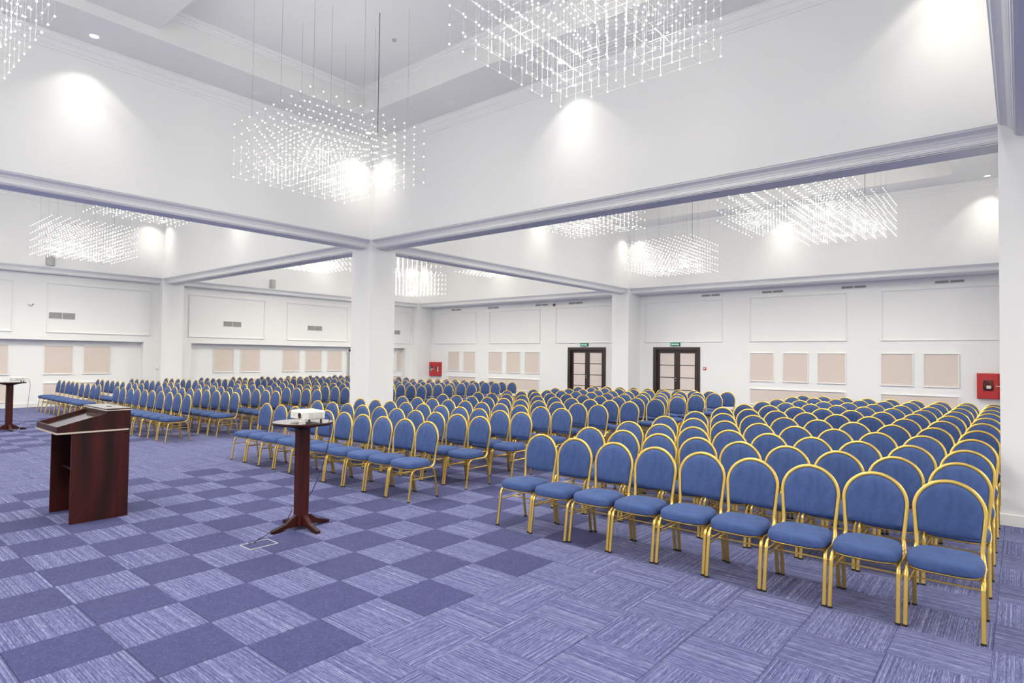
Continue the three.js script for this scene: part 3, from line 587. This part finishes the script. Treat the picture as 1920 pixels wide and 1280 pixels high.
function chairGeos(hi) {
  const n = hi ? 8 : 3, G = {};
  // one side: front leg, then rail, upright and half the arch
  const half = s => {
    const pts = [...bez([-0.19, 0.325, 0.208 * s], [-0.178, 0.384, 0.207 * s], [-0.11, 0.388, 0.205 * s], n), ...bez([0.10, 0.384, 0.204 * s], [0.19, 0.382, 0.198 * s], [0.205, 0.47, 0.190 * s], n)];
    const m = hi ? 4 : 2; for (let k = 1; k <= m; k++) { const y = 0.47 + (0.715 - 0.47) * k / m; pts.push([backX(y), y, (0.190 + 0.019 * k / m) * s]); }
    return pts.map(p => V3(...p));
  };
  const A = half(1), B = half(-1).reverse(), arc = [], na = hi ? 22 : 10;
  for (let k = 1; k < na; k++) { const f = Math.PI * k / na, y = 0.715 + 0.209 * Math.sin(f); arc.push(V3(backX(y), y, 0.209 * Math.cos(f))); }
  const bn = V3(1, -0.135, 0).normalize(), nA = dirNormals(A), nB = dirNormals(B.slice().reverse()).reverse();
  G.frame = sweep([...A, ...arc, ...B], [...nA, ...arc.map(() => bn.clone()), ...nB], 0.028, 0.018, true, hi ? 8 : 6);
  const leg = (pts) => { const p = pts.map(q => V3(...q)); return sweep(p, dirNormals(p), 0.028, 0.02, true, hi ? 8 : 6); };
  G.front = s => leg([[-0.235, 0.006, 0.210 * s], [-0.19, 0.33, 0.208 * s]]);
  G.rear = s => leg([...bez([0.135, 0.380, 0.204 * s], [0.178, 0.372, 0.206 * s], [0.192, 0.30, 0.207 * s], hi ? 6 : 3), [0.238, 0.006, 0.208 * s]]);
  G.cap = (x, s) => new THREE.BoxGeometry(0.024, 0.014, 0.031).translate(x, 0.007, 0.2095 * s);
  const st = s => bar([-0.197, 0.268, 0.207 * s], [0.196, 0.268, 0.207 * s], 0.0065, hi ? 7 : 4);
  G.stretcher = [st(1), st(-1), bar([0.02, 0.268, -0.207], [0.02, 0.268, 0.207], 0.006, hi ? 7 : 4), bar([-0.12, 0.372, -0.2], [-0.12, 0.372, 0.2], 0.008, hi ? 7 : 4)];
  // seat
  const ns = hi ? 44 : 22, so = []; for (let k = 0; k < ns; k++) { const a = -k / ns * Math.PI * 2, c = Math.cos(a), s = Math.sin(a), q = 0.52; so.push([-0.032 + 0.212 * Math.sign(c) * Math.pow(Math.abs(c), q), Math.sign(s) * Math.pow(Math.abs(s), q)]); }
  const wid = x => 0.214 - 0.022 * Math.max(0, (x + 0.03) / 0.21);
  const sp = hi ? [[0.0, 0.489], [0.3, 0.4885], [0.6, 0.486], [0.8, 0.481], [0.9, 0.474], [0.955, 0.465], [0.988, 0.452], [1, 0.436], [1, 0.42], [0.992, 0.408], [0.97, 0.401], [0.93, 0.398], [0.0, 0.398]] : [[0, 0.489], [0.6, 0.486], [0.88, 0.476], [0.98, 0.456], [1, 0.43], [0.98, 0.403], [0, 0.398]];
  G.seat = rings(so, sp, (p, s, o) => { const x = -0.032 + (p[0] + 0.032) * s; return [x, o, p[1] * wid(p[0]) * s]; }, q => [q[0] + q[1] * 0.5, q[2]]);
  G.pan = rings(so, [[0, 0.399], [0.965, 0.399], [0.972, 0.394], [0.965, 0.387], [0, 0.387]], (p, s, o) => { const x = -0.032 + (p[0] + 0.032) * s; return [x, o, p[1] * wid(p[0]) * s * 0.97]; }, q => [q[0], q[2]]);
  // padded back
  const out = [], yb = 0.548, C = [0, 0.715], kk = hi ? 20 : 10;
  for (let k = 0; k <= kk; k++) { const f = Math.PI * k / kk; out.push([0.197 * Math.cos(f), 0.715 + 0.197 * Math.sin(f)]); }
  for (const t of hi ? [0.4, 0.8] : [0.7]) out.push([-0.197 + 0.012 * t, 0.715 + (yb + 0.03 - 0.715) * t]);
  out.push([-0.184, yb + 0.018], [-0.172, yb + 0.004]); for (const t of hi ? [0.25, 0.5, 0.75] : [0.5]) out.push([-0.16 + 0.32 * t, yb - 0.004 * Math.sin(Math.PI * t)]); out.push([0.172, yb + 0.004], [0.184, yb + 0.018]);
  for (const t of hi ? [0.8, 0.4] : [0.7]) out.push([0.197 - 0.012 * t, 0.715 + (yb + 0.03 - 0.715) * t]);
  const bp = hi ? [[0, -0.034], [0.4, -0.0335], [0.7, -0.031], [0.86, -0.025], [0.95, -0.016], [0.99, -0.006], [1, 0.002], [0.985, 0.009], [0.93, 0.014], [0.7, 0.018], [0, 0.019]] : [[0, -0.034], [0.6, -0.032], [0.88, -0.022], [0.985, -0.006], [0.985, 0.008], [0.8, 0.016], [0, 0.019]];
  G.back = rings(out, bp, (p, s, o) => { const z = p[0] * s, y = C[1] + (p[1] - C[1]) * s; return [backX(y) + o, y, z]; }, q => [q[2], q[1]]);
  return G;
}
function buildChair(hi, fab) {
  const G = chairGeos(hi), g = new THREE.Group();
  const add = (n, geo, m, p = g) => { const o = new THREE.Mesh(Array.isArray(geo) ? mergeGeometries(geo.map(clean)) : geo, m); o.name = n; o.castShadow = o.receiveShadow = true; p.add(o); return o; };
  add('seat', G.seat, fab); add('seat_pan', G.pan, M.gold); add('backrest', G.back, fab); add('frame', G.frame, M.gold);
  for (const s of [1, -1]) { const f = add('leg', G.front(s), M.gold), r = add('leg', G.rear(s), M.gold); if (hi) { add('foot_cap', G.cap(-0.235, s), M.black, f); add('foot_cap', G.cap(0.238, s), M.black, r); } }
  add('stretcher', G.stretcher, M.gold);
  return g;
}
{
  const protoHi = buildChair(true, fabrics[0]), protoLo = buildChair(false, fabrics[0]);
  const rowTop = [3.52, 4.52, 5.48, 6.55, 7.70, 8.86, 9.97, 11.05, 12.05, 13.2, 14.05];
  const blocks = [
    { z: k => 0.595 + 0.4575 * k, n: 9, say: 'the right-hand block' },
    { z: k => -5.375 + 0.456 * k, n: 10, say: 'the block behind the projector table' },
    { z: k => -12.735 + 0.456 * k, n: 10, say: 'the block behind the lectern' },
    { z: k => -17.78 + 0.4575 * k, n: 9, say: 'the block by the long left wall' },
  ];
  const r = rng(5), all = [];
  blocks.forEach((b, bi) => rowTop.forEach((xt, row) => {
    for (let k = 0; k < b.n; k++) {
      const jx = (r() - 0.5) * 0.03, jz = (r() - 0.5) * 0.004, jr = (r() - 0.5) * 0.004, f = Math.floor(r() * 3);
      const x = xt - 0.252 + jx, z = b.z(k) + jz - (bi === 0 ? 0.012 : 0);
      pv.set(x, 0.7, z).applyMatrix4(VP);
      all.push({ x, z, jr, f, d: CAM.distanceTo(V3(x, 0.7, z)) + (Math.abs(pv.x) < 1.03 ? 0 : 100), label: `blue gold-framed chair, ${ord(k)} from left, ${ord(row)} row of ${b.say}` });
    }
  }));
  all.sort((a, b) => a.d - b.d);
  const bulkFab = [], bulkGold = [];
  const loGeo = []; protoLo.updateMatrixWorld(true); protoLo.traverse(o => { if (o.isMesh) loGeo.push([clean(o.geometry.clone()), o.material === M.gold]); });
  all.forEach((c, i) => {
    if (i < 300) {
      const g = (i < 110 ? protoHi : protoLo).clone(); g.name = numbered('banquet_chair'); g.position.set(c.x, 0, c.z); g.rotation.y = c.jr;
      g.traverse(o => { if (o.isMesh && o.material === fabrics[0]) o.material = fabrics[c.f]; });
      tag(g, c.label, 'chair', 'blue banquet chairs in rows'); scene.add(g);
    } else {
      const m = new THREE.Matrix4().makeRotationY(c.jr).setPosition(c.x, 0, c.z);
      for (const [geo, gold] of loGeo) (gold ? bulkGold : bulkFab).push(geo.clone().applyMatrix4(m));
    }
  });
  const S = group('distant_chairs', 'farthest rows of blue gold-framed chairs near the far walls', 'chairs', { kind: 'stuff' });
  mesh('upholstery', mergeGeometries(bulkFab), fabrics[1], S).userData.kind = 'stuff'; mesh('metal_frames', mergeGeometries(bulkGold), M.gold, S).userData.kind = 'stuff';
}

renderer.render(scene, camera);
